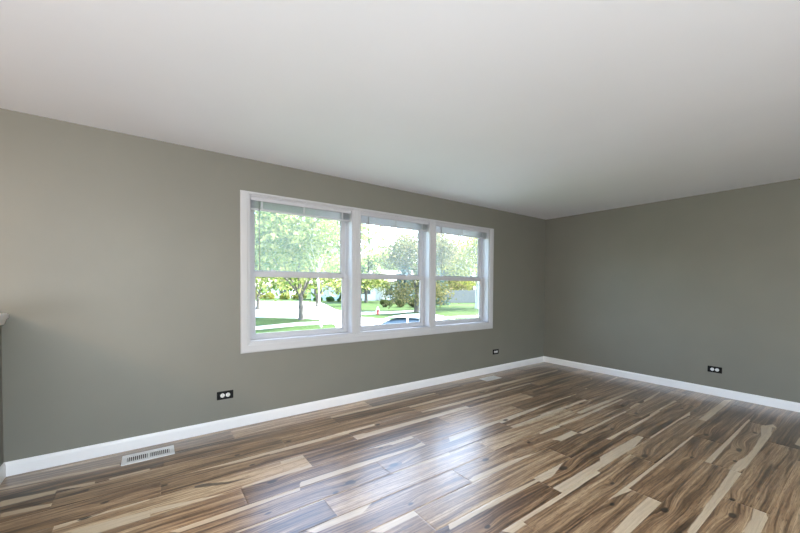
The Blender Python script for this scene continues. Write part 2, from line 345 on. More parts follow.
def build_floor():
    rnd = random.Random(11)
    def prep(polys):
        out = {}
        for pl in polys:
            my = sum(p[1] for p in pl) / len(pl); r = int(math.floor((-my - .05) / PW))
            b0, b1 = -(.05 + PW * r), -(.05 + PW * (r + 1)); q = []
            o = OFF[r] if 0 <= r < 15 else 0
            for x, y in pl:
                if abs(y - b0) < .022 and y >= my: y = b0 + .02       # run up to the seam
                elif abs(y - b0) < .014: y = b0 - .014                # a stripe along a seam keeps its width
                if abs(y - b1) < .022 and y <= my: y = b1 - .02
                elif abs(y - b1) < .014: y = b1 + .014
                q.append((x, y))
            out.setdefault(r, []).append(q)
        return out
    sap, dark = prep(SAP), prep(DARK)
    V = []; F = []; A = {k: [] for k in ('sap', 'drk', 'grain', 'along', 'tone', 'seed', 'knot')}; nv = 0
    for r in range(-1, 36):
        yb0, yb1 = (0.0, -.05) if r < 0 else (-(.05 + PW * r), -(.05 + PW * (r + 1)))
        if yb1 < YF: yb1 = YF
        if yb0 <= YF: break
        o = OFF[r] if 0 <= r < 15 else rnd.uniform(-2, -.7)
        fine = r < 17
        k0 = math.ceil((XW0 - o) / PL)
        js = [XW0] + [o + PL * k for k in range(k0, k0 + 12) if XW0 + .05 < o + PL * k < -.05] + [0.0]
        for a, b in zip(js[:-1], js[1:]):
            seed = rnd.random(); dxs = .0125 if (fine and b > -6.8) else .1
            nx = max(2, int((b - a) / dxs)); ny = 18 if fine else 6
            e = .0018
            xs = np.concatenate([[a, a + e], np.linspace(a, b, nx + 1)[1:-1], [b - e, b]])
            ys = np.concatenate([[yb0, yb0 - e], np.linspace(yb0, yb1, ny + 1)[1:-1], [yb1 + e, yb1]])
            X, Y = np.meshgrid(xs, ys)
            edge = (X <= a + 1e-6) | (X >= b - 1e-6) | (Y >= yb0 - 1e-6) | (Y <= yb1 + 1e-6)
            Z = np.where(edge, -.0006, 0.0)
            s = np.full(X.shape, -.08)
            for pl in sap.get(r, []):
                px0, px1 = min(p[0] for p in pl), max(p[0] for p in pl)
                if min(px1, b) - max(px0, a) < .07: continue
                q = [(min(max(x, a - .03 if px0 < a + .05 else -99), b + .03 if px1 > b - .05 else 99), y) for x, y in pl]
                # run a stripe that ends close to a joint right up to it
                q = [((b + .03) if abs(x - b) < .05 else ((a - .03) if abs(x - a) < .05 else x), y) for x, y in q]
                s = np.maximum(s, sdist(q, X, Y))
            if not fine or b < -6.4:
                if rnd.random() < .4:
                    yc = rnd.choice([yb0 - .02, yb1 + .02]); s = np.maximum(s, .03 - np.abs(Y - yc) + .02 * (value_noise(X * 1.5, Y * 0, int(seed * 999)) - .5))
            d = np.full(X.shape, -.08)
            for pl in dark.get(r, []): d = np.maximum(d, sdist(pl, X, Y))
            kn = np.zeros(X.shape); bend = np.zeros(X.shape)
            ks = [(kx, ky, kr) for kx, ky, kr in KNOT if a - .02 < kx < b + .02 and yb1 - .02 < ky < yb0 + .02]
            for kx, ky, kr in ks:
                dx, dy = (X - kx) / (kr * 2.0), (Y - ky) / kr
                rr = np.sqrt(dx * dx + dy * dy)
                kn = np.maximum(kn, np.exp(-(rr * 1.7) ** 2))
                rr2 = ((X - kx) / (kr * 4.5)) ** 2 + ((Y - ky) / (kr * 1.6)) ** 2
                bend = bend + kr * 1.1 * np.exp(-rr2)
            sd = int(seed * 9973)
            cath = .04 * (value_noise(X * .9 + 7, Y * 4, sd) - .5) + .018 * (value_noise(X * 2.7, Y * 9, sd + 5) - .5) + .006 * (value_noise(X * 7, Y * 20, sd + 9) - .5)
            tone = rnd.uniform(-.3, .22)
            for tx, ty, tt in TONE:
                if a < tx < b and yb1 < ty < yb0: tone = tt; break
            n = X.size; w = X.shape[1]; h = X.shape[0]
            V.append(np.stack([X.ravel(), Y.ravel(), Z.ravel()], 1))
            idx = np.arange(n).reshape(h, w) + nv
            F.append(np.stack([idx[1:, :-1].ravel(), idx[1:, 1:].ravel(), idx[:-1, 1:].ravel(), idx[:-1, :-1].ravel()], 1))
            A['sap'].append(s.ravel()); A['drk'].append(d.ravel()); A['knot'].append(kn.ravel())
            A['grain'].append((Y - yb0 + cath + bend).ravel()); A['along'].append((X - a).ravel())
            A['tone'].append(np.full(n, tone)); A['seed'].append(np.full(n, seed)); nv += n
    V = np.concatenate(V).astype(np.float32); F = np.concatenate(F).astype(np.int32)
    me = bpy.data.meshes.new('floor')
    me.vertices.add(len(V)); me.vertices.foreach_set('co', V.ravel())
    me.loops.add(F.size); me.loops.foreach_set('vertex_index', F.ravel())
    me.polygons.add(len(F)); me.polygons.foreach_set('loop_start', np.arange(0, F.size, 4, dtype=np.int32))
    me.update(calc_edges=True); me.validate()
    for k, v in A.items():
        at = me.attributes.new(k, 'FLOAT', 'POINT'); at.data.foreach_set('value', np.concatenate(v).astype(np.float32))
    o = bpy.data.objects.new('floor', me); COL.objects.link(o); me.materials.append(wood_mat()); return struct(o)

class NT:
    def __init__(s, nt): s.nt = nt
    def n(s, t, **kw):
        x = s.nt.nodes.new('ShaderNode' + t)
        for k, v in kw.items(): setattr(x, k, v)
        return x
    def l(s, a, b): s.nt.links.new(a, b)
    def math(s, op, a, b=None, c=None, clamp=False):
        x = s.n('Math', operation=op); x.use_clamp = clamp
        for i, q in enumerate((a, b, c)):
            if q is None: continue
            if isinstance(q, (int, float)): x.inputs[i].default_value = q
            else: s.l(q, x.inputs[i])
        return x.outputs[0]
    def attr(s, name): return s.n('Attribute', attribute_name=name).outputs['Fac']
    def smooth(s, v, lo, hi):
        x = s.n('MapRange', interpolation_type='SMOOTHSTEP'); s.l(v, x.inputs[0]); x.inputs[1].default_value = lo; x.inputs[2].default_value = hi
        return x.outputs[0]
    def vec(s, a, b, c):
        x = s.n('CombineXYZ')
        for i, q in enumerate((a, b, c)):
            if isinstance(q, (int, float)): x.inputs[i].default_value = q
            else: s.l(q, x.inputs[i])
        return x.outputs[0]
    def noise(s, v, sc, det=3, rough=.55):
        x = s.n('TexNoise'); s.l(v, x.inputs['Vector']); x.inputs['Scale'].default_value = sc; x.inputs['Detail'].default_value = det; x.inputs['Roughness'].default_value = rough
        return x.outputs['Fac']
    def mix(s, f, a, b, bt='MIX'):
        x = s.n('Mix', data_type='RGBA', blend_type=bt)
        for i, q in ((0, f), (6, a), (7, b)):
            if isinstance(q, (int, float)): x.inputs[i].default_value = q
            elif isinstance(q, tuple): x.inputs[i].default_value = q
            else: s.l(q, x.inputs[i])
        return x.outputs[2]
    def ramp(s, f, stops):
        x = s.n('ValToRGB'); e = x.color_ramp.elements
        while len(e) < len(stops): e.new(.5)
        for i, (p, c) in enumerate(stops): e[i].position = p; e[i].color = c
        s.l(f, x.inputs[0]); return x.outputs[0]

def wood_mat():
    m = bpy.data.materials.new('hickory_planks'); m.use_nodes = True
    t = NT(m.node_tree); b = m.node_tree.nodes['Principled BSDF']
    g, al, sd, tone = t.attr('grain'), t.attr('along'), t.attr('seed'), t.attr('tone')
    s37 = t.math('MULTIPLY', sd, 37.0)
    v1 = t.vec(t.math('MULTIPLY', al, 1.1), t.math('MULTIPLY', g, 26.0), s37)
    broad = t.noise(v1, 1.0, 2, .5)
    v2 = t.vec(t.math('MULTIPLY', al, 2.0), t.math('MULTIPLY', g, 95.0), s37)
    lines = t.noise(v2, 1.0, 3, .6)
    v3 = t.vec(t.math('MULTIPLY', al, 9.0), t.math('MULTIPLY', g, 420.0), s37)
    fine = t.noise(v3, 1.0, 2, .6)
    f = t.math('ADD', t.math('MULTIPLY', t.math('SUBTRACT', broad, .5), 1.5), t.math('MULTIPLY', t.math('SUBTRACT', lines, .5), 1.55))
    f = t.math('ADD', f, t.math('MULTIPLY', t.math('SUBTRACT', fine, .5), .45))
    f = t.math('ADD', f, t.math('ADD', t.math('MULTIPLY', tone, .36), .46), clamp=True)
    heart = t.ramp(f, [(0.0, WOOD[0]), (.25, WOOD[1]), (.5, WOOD[2]), (.75, WOOD[3]), (1.0, WOOD[4])])
    hue = t.math('FRACT', t.math('MULTIPLY', sd, 7.31))
    heart = t.mix(t.math('MULTIPLY', hue, .45), heart, t.mix(1.0, heart, (.92, 1.0, 1.06, 1), 'MULTIPLY'))
    wob = t.noise(t.vec(t.math('MULTIPLY', al, 6.0), t.math('MULTIPLY', g, 30.0), s37), 1.0, 3)
    sapd = t.math('ADD', t.attr('sap'), t.math('MULTIPLY', t.math('SUBTRACT', wob, .5), .012))
    sf = t.smooth(sapd, -.003, .003)
    sapc = t.ramp(t.math('ADD', t.math('MULTIPLY', lines, .6), t.math('MULTIPLY', fine, .4)), [(.25, SAPC[0]), (.7, SAPC[1])])
    c = t.mix(t.math('MULTIPLY', sf, .92), heart, sapc)
    kd = t.math('ADD', t.attr('knot'), t.math('MULTIPLY', t.math('SUBTRACT', lines, .5), .5))
    c = t.mix(t.math('MULTIPLY', t.smooth(kd, .22, .62), .9), c, (.018, .012, .008, 1))
    dd = t.math('ADD', t.attr('drk'), t.math('MULTIPLY', t.math('SUBTRACT', lines, .5), .02))
    c = t.mix(t.math('MULTIPLY', t.smooth(dd, -.005, .004), .75), c, (.022, .014, .009, 1))
    pores = t.noise(t.vec(t.math('MULTIPLY', al, 16.0), t.math('MULTIPLY', g, 260.0), s37), 1.0, 2, .5)
    c = t.mix(t.math('MULTIPLY', t.math('MULTIPLY', t.smooth(pores, .54, .68), .8), t.math('SUBTRACT', 1.0, t.math('MULTIPLY', sf, .8))), c, t.mix(1.0, c, (.38, .32, .28, 1), 'MULTIPLY'))
    t.l(c, b.inputs['Base Color'])
    rg = t.math('ADD', t.math('MULTIPLY', fine, .12), FLOOR_ROUGH)
    t.l(rg, b.inputs['Roughness']); b.inputs['Specular IOR Level'].default_value = .25
    b.inputs['Coat Weight'].default_value = 1.0; b.inputs['Coat IOR'].default_value = 1.5; b.inputs['Coat Roughness'].default_value = .32
    bp = t.n('Bump'); bp.inputs['Strength'].default_value = .12; bp.inputs['Distance'].default_value = .001
    t.l(t.math('ADD', fine, lines), bp.inputs['Height']); t.l(bp.outputs[0], b.inputs['Normal'])
    return m
WOOD = [(.045, .023, .010, 1), (.138, .076, .036, 1), (.275, .160, .081, 1), (.44, .285, .155, 1), (.61, .44, .265, 1)]
SAPC = [(.52, .39, .25, 1), (.70, .57, .40, 1)]
FLOOR_ROUGH = .26
build_floor()

# ---------------------------------------------------------------- window: casing, mullions, three double-hung units
def casing():
    mb = MB()
    prof = [(0, 0), (0, .014), (.010, .019), (.055, .017), (.066, .012), (.0795, .010), (.0795, 0)]   # (in from outer edge, out of wall)
    corners = [(WX0, WZ0, 1, 1), (WX1, WZ0, -1, 1), (WX1, WZ1, -1, -1), (WX0, WZ1, 1, -1)]
    def ring(c):
        x, z, sx, sz = c
        kz = .090 / .0795 if sz > 0 else .022 / .0795
        return [(x + sx * a, -d, z + sz * a * kz) for a, d in prof]
    rs = [ring(c) for c in corners]; n = len(prof)
    for i in range(4):
        A_, B_ = rs[i], rs[(i + 1) % 4]
        mb.add(A_ + B_, [(k, k + 1, n + k + 1, n + k) for k in range(n - 1)])
    return mb
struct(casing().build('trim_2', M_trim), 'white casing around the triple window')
MULL = [(-3.708, -3.615), (-2.595, -2.503)]
for i, (a, b) in enumerate(MULL):
    mb = MB().bbox(a, b, -.006, .165, OZ0, OZ1, .003)
    w = b - a
    mb.bbox(a + w * .30, a + w * .36, -.010, -.004, OZ0, OZ1, .001).bbox(a + w * .64, a + w * .70, -.010, -.004, OZ0, OZ1, .001)
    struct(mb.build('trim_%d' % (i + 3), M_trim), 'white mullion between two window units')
UNITS = [(OX0, -3.708), (-3.615, -2.595), (-2.503, OX1)]
def sash(mb, x0, x1, z0, z1, y0, y1, st, rt, rb):
    mb.bbox(x0, x0 + st, y0, y1, z0, z1, .003).bbox(x1 - st, x1, y0, y1, z0, z1, .003)
    mb.bbox(x0 + st - .002, x1 - st + .002, y0, y1, z0, z0 + rb, .003).bbox(x0 + st - .002, x1 - st + .002, y0, y1, z1 - rt, z1, .003)
    g = .012                                                    # glazing bead, stepped back
    mb.box(x0 + st - .001, x0 + st + g, y0 + .012, y1 - .008, z0 + rb, z1 - rt).box(x1 - st - g, x1 - st + .001, y0 + .012, y1 - .008, z0 + rb, z1 - rt)
    mb.box(x0 + st, x1 - st, y0 + .012, y1 - .008, z0 + rb - .001, z0 + rb + g).box(x0 + st, x1 - st, y0 + .012, y1 - .008, z1 - rt - g, z1 - rt + .001)
for i, (a, b) in enumerate(UNITS):
    w = empty('window_%d' % (i + 1), (a, 0, OZ0)); struct(w); W = b - a; HH = OZ1 - OZ0
    fr = MB()
    # jamb liners, head and sill of the frame
    fr.box(0, .010, .004, .168, 0, HH).box(W - .010, W, .004, .168, 0, HH).box(.010, W - .010, .004, .168, HH - .012, HH).box(.010, W - .010, .004, .168, 0, .012)
    for yy in (.088, .133): # track fins down both jambs
        fr.bbox(.010, .019, yy, yy + .006, .012, HH - .012, .001).bbox(W - .019, W - .010, yy, yy + .006, .012, HH - .012, .001)
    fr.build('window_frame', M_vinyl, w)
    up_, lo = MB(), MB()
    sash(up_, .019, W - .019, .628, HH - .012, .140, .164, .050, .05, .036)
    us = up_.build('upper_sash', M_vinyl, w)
    MB().box(.069, W - .069, .151, .154, .664, HH - .062).build('pane', M_glass_haze, us)
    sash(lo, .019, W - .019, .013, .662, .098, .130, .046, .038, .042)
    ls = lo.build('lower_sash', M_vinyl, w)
    MB().box(.065, W - .065, .113, .116, .055, .624).build('pane', M_glass, ls)
    gk = MB(); x0, x1, z0, z1 = .058, W - .058, .053, .626     # dark gasket behind the pane edge
    gk.box(x0, x0 + .011, .118, .129, z0, z1).box(x1 - .011, x1, .118, .129, z0, z1).box(x0 + .011, x1 - .011, .118, .129, z1 - .011, z1)
    gk.build('gasket', M_gasket, ls)
    for fx in (.22, .74):
        lk = MB().bbox(W * fx - .03, W * fx + .03, .100, .128, .662, .672, .003)
        lk.lathe([(.012, .672), (.012, .680), (.006, .684)], 12, Matrix.Translation((W * fx, .114, 0)))
        lk.bbox(W * fx - .002, W * fx + .034, .104, .113, .674, .682, .002)
        lk.build('sash_lock', M_lock, ls)

# ---------------------------------------------------------------- mini blinds drawn up
LB = ['white mini blind drawn up at the top of the left window unit', 'white mini blind drawn up at the top of the middle window unit', 'white mini blind drawn up at the top of the right window unit, nearest the corner']
WANDX = [.075, .10, .10]
for i, (a, b) in enumerate(UNITS):
    r = empty('mini_blind', ((a + b) / 2, .045, OZ1)); tag(r, LB[i], 'blind', 'raised mini blinds in the triple window')
    w2 = (b - a) / 2 - .012
    w3 = w2 - .004; hr = MB().bbox(-w3, w3, -.022, .022, -.046, -.007, .003); hr.bbox(-w3, w3, -.027, -.021, -.045, -.010, .001)
    hr.build('headrail', M_vinyl, r)
    st = MB(); n = 13
    for k in range(n):
        z = -.051 - k * .0049; rg = random.Random(i * 50 + k); dz = rg.uniform(-.0008, .0008); dx = rg.uniform(-.002, .002); dy = rg.uniform(-.0025, .0025)
        prof = [(0, -.0125, -.0008), (0, -.006, .0008), (0, 0, .0013), (0, .006, .0008), (0, .0125, -.0008), (0, .0125, -.0014), (0, 0, .0007), (0, -.0125, -.0014)]
        st.prism([(p[0], p[1] + dy, p[2]) for p in prof], (-w2 + .004 + dx, 0, z + dz), (w2 - .004 + dx, 0, z + dz))
    st.build('slat_stack', M_blind, r)
    MB().bbox(-w2 + .003, w2 - .003, -.013, .013, -.131, -.114, .004).build('bottom_rail', M_vinyl, r)
    for fx in (-.80, -.02, .80):
        x = fx * w2
        MB().bbox(x - .007, x + .007, -.0175, -.0155, -.120, -.046, .0006).bbox(x - .009, x + .009, -.0185, -.010, -.132, -.116, .002).build('ladder_tape', M_vinyl, r)
    wx = -w2 + WANDX[i]
    wd = MB().tube([(wx, -.034, -.050), (wx + .001, -.037, -.35), (wx + .004, -.036, -.700)], [.0032, .0032, .0036], 6)
    wo = wd.build('tilt_wand', M_wand, r)
    MB().tube([(wx, -.024, -.036), (wx, -.033, -.038), (wx, -.034, -.052)], [.003, .003, .004], 6).build('wand_hook', M_vinyl, wo)

# ---------------------------------------------------------------- outlets and floor vents
def outlet(loc, rz, label):
    r = empty('electrical_outlet', loc, rz); tag(r, label, 'outlet', 'black outlet plates low on the walls')
    pl = MB().bbox(-.0665, .0665, -.006, 0, -.0365, .0365, .0025)
    pl.build('wall_plate', M_black, r)
    for x in (-.022, .022):
        M = Matrix.Translation((x, -.0055, 0)) @ Matrix.Rotation(R(90), 4, 'X')
        rc = MB().lathe([(.0180, 0), (.0180, .0022), (.0165, .0032), (.002, .0034)], 28, M).build('receptacle', M_white, r)
        for (sx, sz, sw, sh) in ((-.0055, .0055, .0016, .007), (-.0055, -.0055, .0016, .0055)):
            MB().box(x + sz - sh / 2, x + sz + sh / 2, -.0096, -.0085, sx - .0008, sx + .0008).build('slot', M_slot, rc)
        MB().lathe([(.0026, 0), (.0026, .0008)], 10, Matrix.Translation((x, -.0088, .007)) @ Matrix.Rotation(R(90), 4, 'X')).build('slot', M_slot, rc)
    MB().lathe([(.003, 0), (.003, .0012), (.001, .0016)], 10, Matrix.Translation((0, -.0058, 0)) @ Matrix.Rotation(R(90), 4, 'X')).build('screw', M_slot, r)
    return r
outlet((-4.978, 0, .310), 0, 'black outlet plate with white sockets below the window, right of the larger vent')
outlet((-1.283, 0, .306), 0, 'black outlet plate on the window wall, right of the window near the corner')
outlet((0, -2.235, .311), R(-90), 'black outlet plate with two white sockets on the right-hand wall')
def air_vent(cx, cy, w, d, label, sw=.0026):
    r = empty('air_vent', (cx, cy, 0)); tag(r, label, 'vent', 'white floor vents along the window wall')
    fr = MB(); h = .006; ix0, ix1, iy = w / 2 - .032, .008, d / 2 - .042
    def bar(x0, x1, y0, y1): fr.bbox(x0, x1, y0, y1, .0005, h, .002)
    bar(-w / 2, w / 2, -d / 2, -iy); bar(-w / 2, w / 2, iy, d / 2); bar(-w / 2, -ix0, -iy - .001, iy + .001); bar(ix0, w / 2, -iy - .001, iy + .001); bar(-ix1, ix1, -iy - .001, iy + .001)
    fr.build('frame', M_vent, r)
    lv = MB()
    for s in (-1, 1):
        n = 10
        for k in range(n):
            x = s * (ix1 + (ix0 - ix1) * (k + .5) / n)
            lv.box(x - sw, x + sw, -iy, iy, .0012, .0055)
    lv.build('louver_grille', M_vent, r)
    MB().box(-ix0, ix0, -iy, iy, .0004, .001).build('duct_shade_sheet', M_duct_shade, r)  # dark sheet painted in place of the shaded hole under the louvers
air_vent(-5.53, -.195, .322, .168, 'white metal floor vent with dark slots, near the left end of the window wall')
air_vent(-1.648, -.212, .312, .140, 'small white floor vent on the planks below the right end of the window', .0050)

# ---------------------------------------------------------------- outside: ground, road, walks
GZ = -1.0
def ground_mat(name, c1, c2, scale, rough=.95, c3=None):
    m = bpy.data.materials.new(name); m.use_nodes = True; t = NT(m.node_tree); b = m.node_tree.nodes['Principled BSDF']
    tc = t.n('TexCoord').outputs['Object']
    n1 = t.noise(tc, scale, 6, .65); n2 = t.noise(tc, scale * 14, 3, .6)
    f = t.math('ADD', t.math('MULTIPLY', n1, .6), t.math('MULTIPLY', n2, .4))
    t.l(t.ramp(f, [(.3, c1), (.5, c3 or tuple((x + y) / 2 for x, y in zip(c1, c2))), (.7, c2)]), b.inputs['Base Color'])
    b.inputs['Roughness'].default_value = rough; b.inputs['Specular IOR Level'].default_value = .2
    bp = t.n('Bump'); bp.inputs['Strength'].default_value = .6; bp.inputs['Distance'].default_value = .03; t.l(n2, bp.inputs['Height']); t.l(bp.outputs[0], b.inputs['Normal'])
    return m
M_lawn = ground_mat('lawn_grass', (.013, .037, .008, 1), (.044, .076, .017, 1), .5)
M_road = ground_mat('pale_asphalt', (.40, .40, .42, 1), (.50, .50, .52, 1), .8)
M_conc = ground_mat('pale_concrete', (.50, .49, .47, 1), (.60, .59, .56, 1), 1.2)
def sheet(name, pts, z0, z1, m, kind=True):
    mb = MB(); n = len(pts)
    mb.add([(x, y, z1) for x, y in pts] + [(x, y, z0) for x, y in pts], [tuple(range(n))[::-1]] + [(k, (k + 1) % n, n + (k + 1) % n, n + k) for k in range(n)])
    return struct(mb.build(name, m))
sheet('lawn', [(-60, .17), (70, .17), (110, 130), (-60, 130)], GZ - .2, GZ, M_lawn)
ROAD = [(-16, 34.0), (-6, 27.5), (.8, 21.9), (2.8, 19.8), (3.6, 18.1), (3.1, 15.0), (1.6, 11.3), (-1.6, 5.6), (-1.6, 1.4), (2.6, 1.4), (4.45, 7.5), (8.1, 7.6), (17.6, 9.0), (34, 10.2),
        (34, 12.2), (17.6, 12.9), (13.4, 13.2), (10.9, 13.15), (9.5, 13.1), (7.8, 13.6), (7.5, 15.3), (7.1, 17.2), (6.6, 18.9), (8.0, 23.5), (8.6, 26.7), (12.3, 38.5), (11.3, 43.7), (6.8, 46.0), (-.2, 49.5), (-14, 56)]
sheet('street', ROAD, GZ - .05, GZ + .02, M_road)
sheet('sidewalk', [(8.5, 16.05), (11.6, 15.42), (16, 14.97), (27, 13.6), (27, 12.9), (15.1, 14.25), (10.9, 14.6), (8.0, 15.4)], GZ - .05, GZ + .03, M_conc)
sheet('garden_path', [(3.2, 15.57), (1.34, 15.81), (-1.23, 15.1), (-7, 13.6), (-7, 14.6), (-.93, 16.41), (1.85, 17.24), (3.44, 16.73)], GZ - .05, GZ + .03, M_conc)
sheet('driveway', [(8.4, 22.6), (11.8, 21.94), (14.6, 21.8), (13.4, 20.6), (10.5, 19.9), (7.6, 20.6)], GZ - .05, GZ + .025, M_conc)

# ---------------------------------------------------------------- trees and shrubs
def leaf_mat(name, cols, trans=.45):
    m = bpy.data.materials.new(name); m.use_nodes = True; nt = m.node_tree; nt.nodes.clear(); t = NT(nt)
    out = t.n('OutputMaterial'); df = t.n('BsdfDiffuse'); tl = t.n('BsdfTranslucent'); mx = t.n('MixShader'); mx.inputs[0].default_value = trans
    g = t.n('NewGeometry'); n = len(cols)
    c = t.ramp(g.outputs['Random Per Island'], [(k / max(1, n - 1), q) for k, q in enumerate(cols)])
    t.l(c, df.inputs[0]); t.l(c, tl.inputs[0]); t.l(df.outputs[0], mx.inputs[1]); t.l(tl.outputs[0], mx.inputs[2]); t.l(mx.outputs[0], out.inputs[0])
    return m
L_maple = leaf_mat('maple_leaves', [(0.049, 0.096, 0.021, 1), (0.165, 0.219, 0.055, 1), (0.347, 0.345, 0.136, 1), (0.108, 0.176, 0.055, 1)])
L_yellow = leaf_mat('yellow_green_leaves', [(0.215, 0.233, 0.048, 1), (0.313, 0.293, 0.082, 1), (0.148, 0.190, 0.040, 1)])
L_dark = leaf_mat('dark_leaves', [(0.033, 0.059, 0.018, 1), (0.067, 0.105, 0.037, 1), (0.106, 0.105, 0.042, 1)])
L_olive = leaf_mat('olive_leaves', [(0.076, 0.089, 0.037, 1), (0.152, 0.153, 0.065, 1), (0.228, 0.192, 0.108, 1)])
L_blue = leaf_mat('blue_spruce_needles', [(0.057, 0.100, 0.100, 1), (0.114, 0.179, 0.186, 1), (0.086, 0.137, 0.122, 1)], .2)
L_green = leaf_mat('shrub_leaves', [(0.033, 0.088, 0.022, 1), (0.066, 0.143, 0.039, 1)])
M_bark = mat('grey_bark', (.095, .085, .073), .9, var=.25, scale=14, bump=.5, bscale=30)
M_pale = mat('pale_bark', (.62, .60, .58), .8, var=.12, scale=12, bump=.3, bscale=30)

def leaf_quad(vs, fs, p, s, rg):
    d = Vector((rg.gauss(0, 1), rg.gauss(0, 1), rg.gauss(0, 1) + .2)).normalized()
    a = d.orthogonal().normalized(); a = Matrix.Rotation(rg.uniform(0, 6.28), 3, d) @ a; b = d.cross(a)
    o = len(vs); l, w = s, s * .62
    vs += [p - a * l, p - b * w * .8 - a * .1 * l + d * .12 * s, p + a * l, p + b * w * .8 - a * .1 * l + d * .12 * s]; fs.append((o, o + 1, o + 2, o + 3))

def tree_meshes(seed, h, fork, spread, trunk_r, leaf_m, bark_m, nleaf, leaf, lean=(0, 0), crown_lo=.3, sway=1.0, nb=6, skirt=4):
    """trunk with forking limbs, and a crown of leaf blades clustered round the twigs; local base at the origin"""
    rg = random.Random(seed); tb = MB(); tips = []
    top = Vector((lean[0] * fork, lean[1] * fork, fork))
    tb.tube([(0, 0, -.15), (0, 0, 0), (lean[0] * fork * .3, lean[1] * fork * .3, fork * .25), (lean[0] * fork * .65, lean[1] * fork * .65, fork * .65), top],
            [trunk_r * 1.7, trunk_r * 1.3, trunk_r, trunk_r * .92, trunk_r * .95], 9, True)
    def limb(p, d, ln, r, lev):
        pts, rr = [p], [r]; q = p.copy(); dd = d.copy(); ns = 4
        for k in range(ns):
            dd = (dd + Vector((rg.gauss(0, .13), rg.gauss(0, .13), rg.gauss(0.03, .08))) * sway).normalized(); q = q + dd * ln / ns
            pts.append(q.copy()); rr.append(r * (1 - .6 * (k + 1) / ns))
            if lev >= 1: tips.append((q.copy(), lev))
        tb.tube(pts, rr, 6 if lev == 0 else 4, False)
        if lev < 2:
            for k in range(3 if lev == 0 else 3):
                i = rg.choice([2, 3, 4]) if k else 4
                nd = (dd + Vector((rg.gauss(0, .65), rg.gauss(0, .65), rg.gauss(.1, .4)))).normalized()
                limb(pts[i], nd, ln * rg.uniform(.5, .72), rr[i] * .75, lev + 1)
    for k in range(nb):
        an = 6.283 * (k + rg.uniform(-.25, .25)) / nb
        if k == 0: d = Vector((rg.gauss(0, .1), rg.gauss(0, .1), 1))
        else: d = Vector((math.cos(an) * spread / h * 1.3, math.sin(an) * spread / h * 1.3, rg.uniform(.55, .95)))
        limb(top - Vector((0, 0, fork * .12 * rg.random())), d.normalized(), (h - fork) * rg.uniform(.42, .55), trunk_r * (.75 if k == 0 else .52), 0)
    # clusters: twig tips plus points in an ellipsoid
    zc = (h * crown_lo + h) / 2; hz = (h - h * crown_lo) / 2
    cl = []
    for p, l in tips:
        e = ((p.x - top.x) / spread) ** 2 + ((p.y - top.y) / spread) ** 2 + ((p.z - zc) / hz) ** 2
        if e < 1.25 and p.z > h * crown_lo * .9: cl.append(p)
    while len(cl) < 140:
        v = Vector((rg.uniform(-1, 1), rg.uniform(-1, 1), rg.uniform(-1, 1)))
        if .25 < v.length < 1: cl.append(Vector((top.x + v.x * spread, top.y + v.y * spread, zc + v.z * hz)))
    for k in range(len(cl) // skirt):          # lower skirt of the crown
        a = rg.uniform(0, 6.283); q = rg.uniform(.45, .95) * spread
        cl.append(Vector((top.x + math.cos(a) * q, top.y + math.sin(a) * q, h * rg.uniform(crown_lo, crown_lo + .16))))
    vs, fs = [], []
    for k in range(nleaf):
        c = rg.choice(cl); s = spread * .16
        p = c + Vector((rg.gauss(0, s), rg.gauss(0, s), rg.gauss(0, s * .7)))
        leaf_quad(vs, fs, p, leaf * rg.uniform(.7, 1.3), rg)
    cm = MB(); cm.v = [tuple(q) for q in vs]; cm.f = fs; cm.sm = [False] * len(fs)
    me = bpy.data.meshes.new('crown'); me.from_pydata(cm.v, [], cm.f); me.materials.append(leaf_m)
    return tb.mesh('trunk', bark_m), me
def tree(name, loc, meshes, label, cat='tree', group=None, rz=0, sc=1.0, slim_=1.0):
    r = empty(name, loc, rz); tag(r, label, cat, group); r.scale = (sc * slim_, sc * slim_, sc)
    for nm, me in zip(('trunk', 'crown'), meshes):
        o = bpy.data.objects.new(nm, me); COL.objects.link(o); o.parent = r
    return r
def conifer_meshes(seed, h, rad, leaf_m, n):
    rg = random.Random(seed); tb = MB().tube([(0, 0, -.1), (0, 0, h * .5), (0, 0, h * .97)], [.16, .10, .02], 8)
    vs, fs = [], []
    nw = int(h * 2.4)
    for k in range(nw):
        z = h * (.06 + .92 * k / nw); r = rad * (1 - k / nw) ** .85 + .08; m = 9
        for j in range(m):
            a = 6.283 * (j + rg.uniform(-.3, .3)) / m + k; rr = r * rg.uniform(.8, 1.1)
            e = Vector((math.cos(a) * rr, math.sin(a) * rr, z - rr * .22)); s0 = Vector((0, 0, z))
            tb.tube([s0, e], [.022, .006], 4, False)
            for q in range(max(4, int(n * rr / (nw * m * rad * .5)))):
                t_ = rg.uniform(.15, 1.02); p = s0.lerp(e, t_) + Vector((rg.gauss(0, .12), rg.gauss(0, .12), rg.gauss(-.05, .07)))
                leaf_quad(vs, fs, p, rg.uniform(.09, .17), rg)
    me = bpy.data.meshes.new('foliage'); me.from_pydata([tuple(q) for q in vs], [], fs); me.materials.append(leaf_m)
    return tb.mesh('trunk', M_bark), me

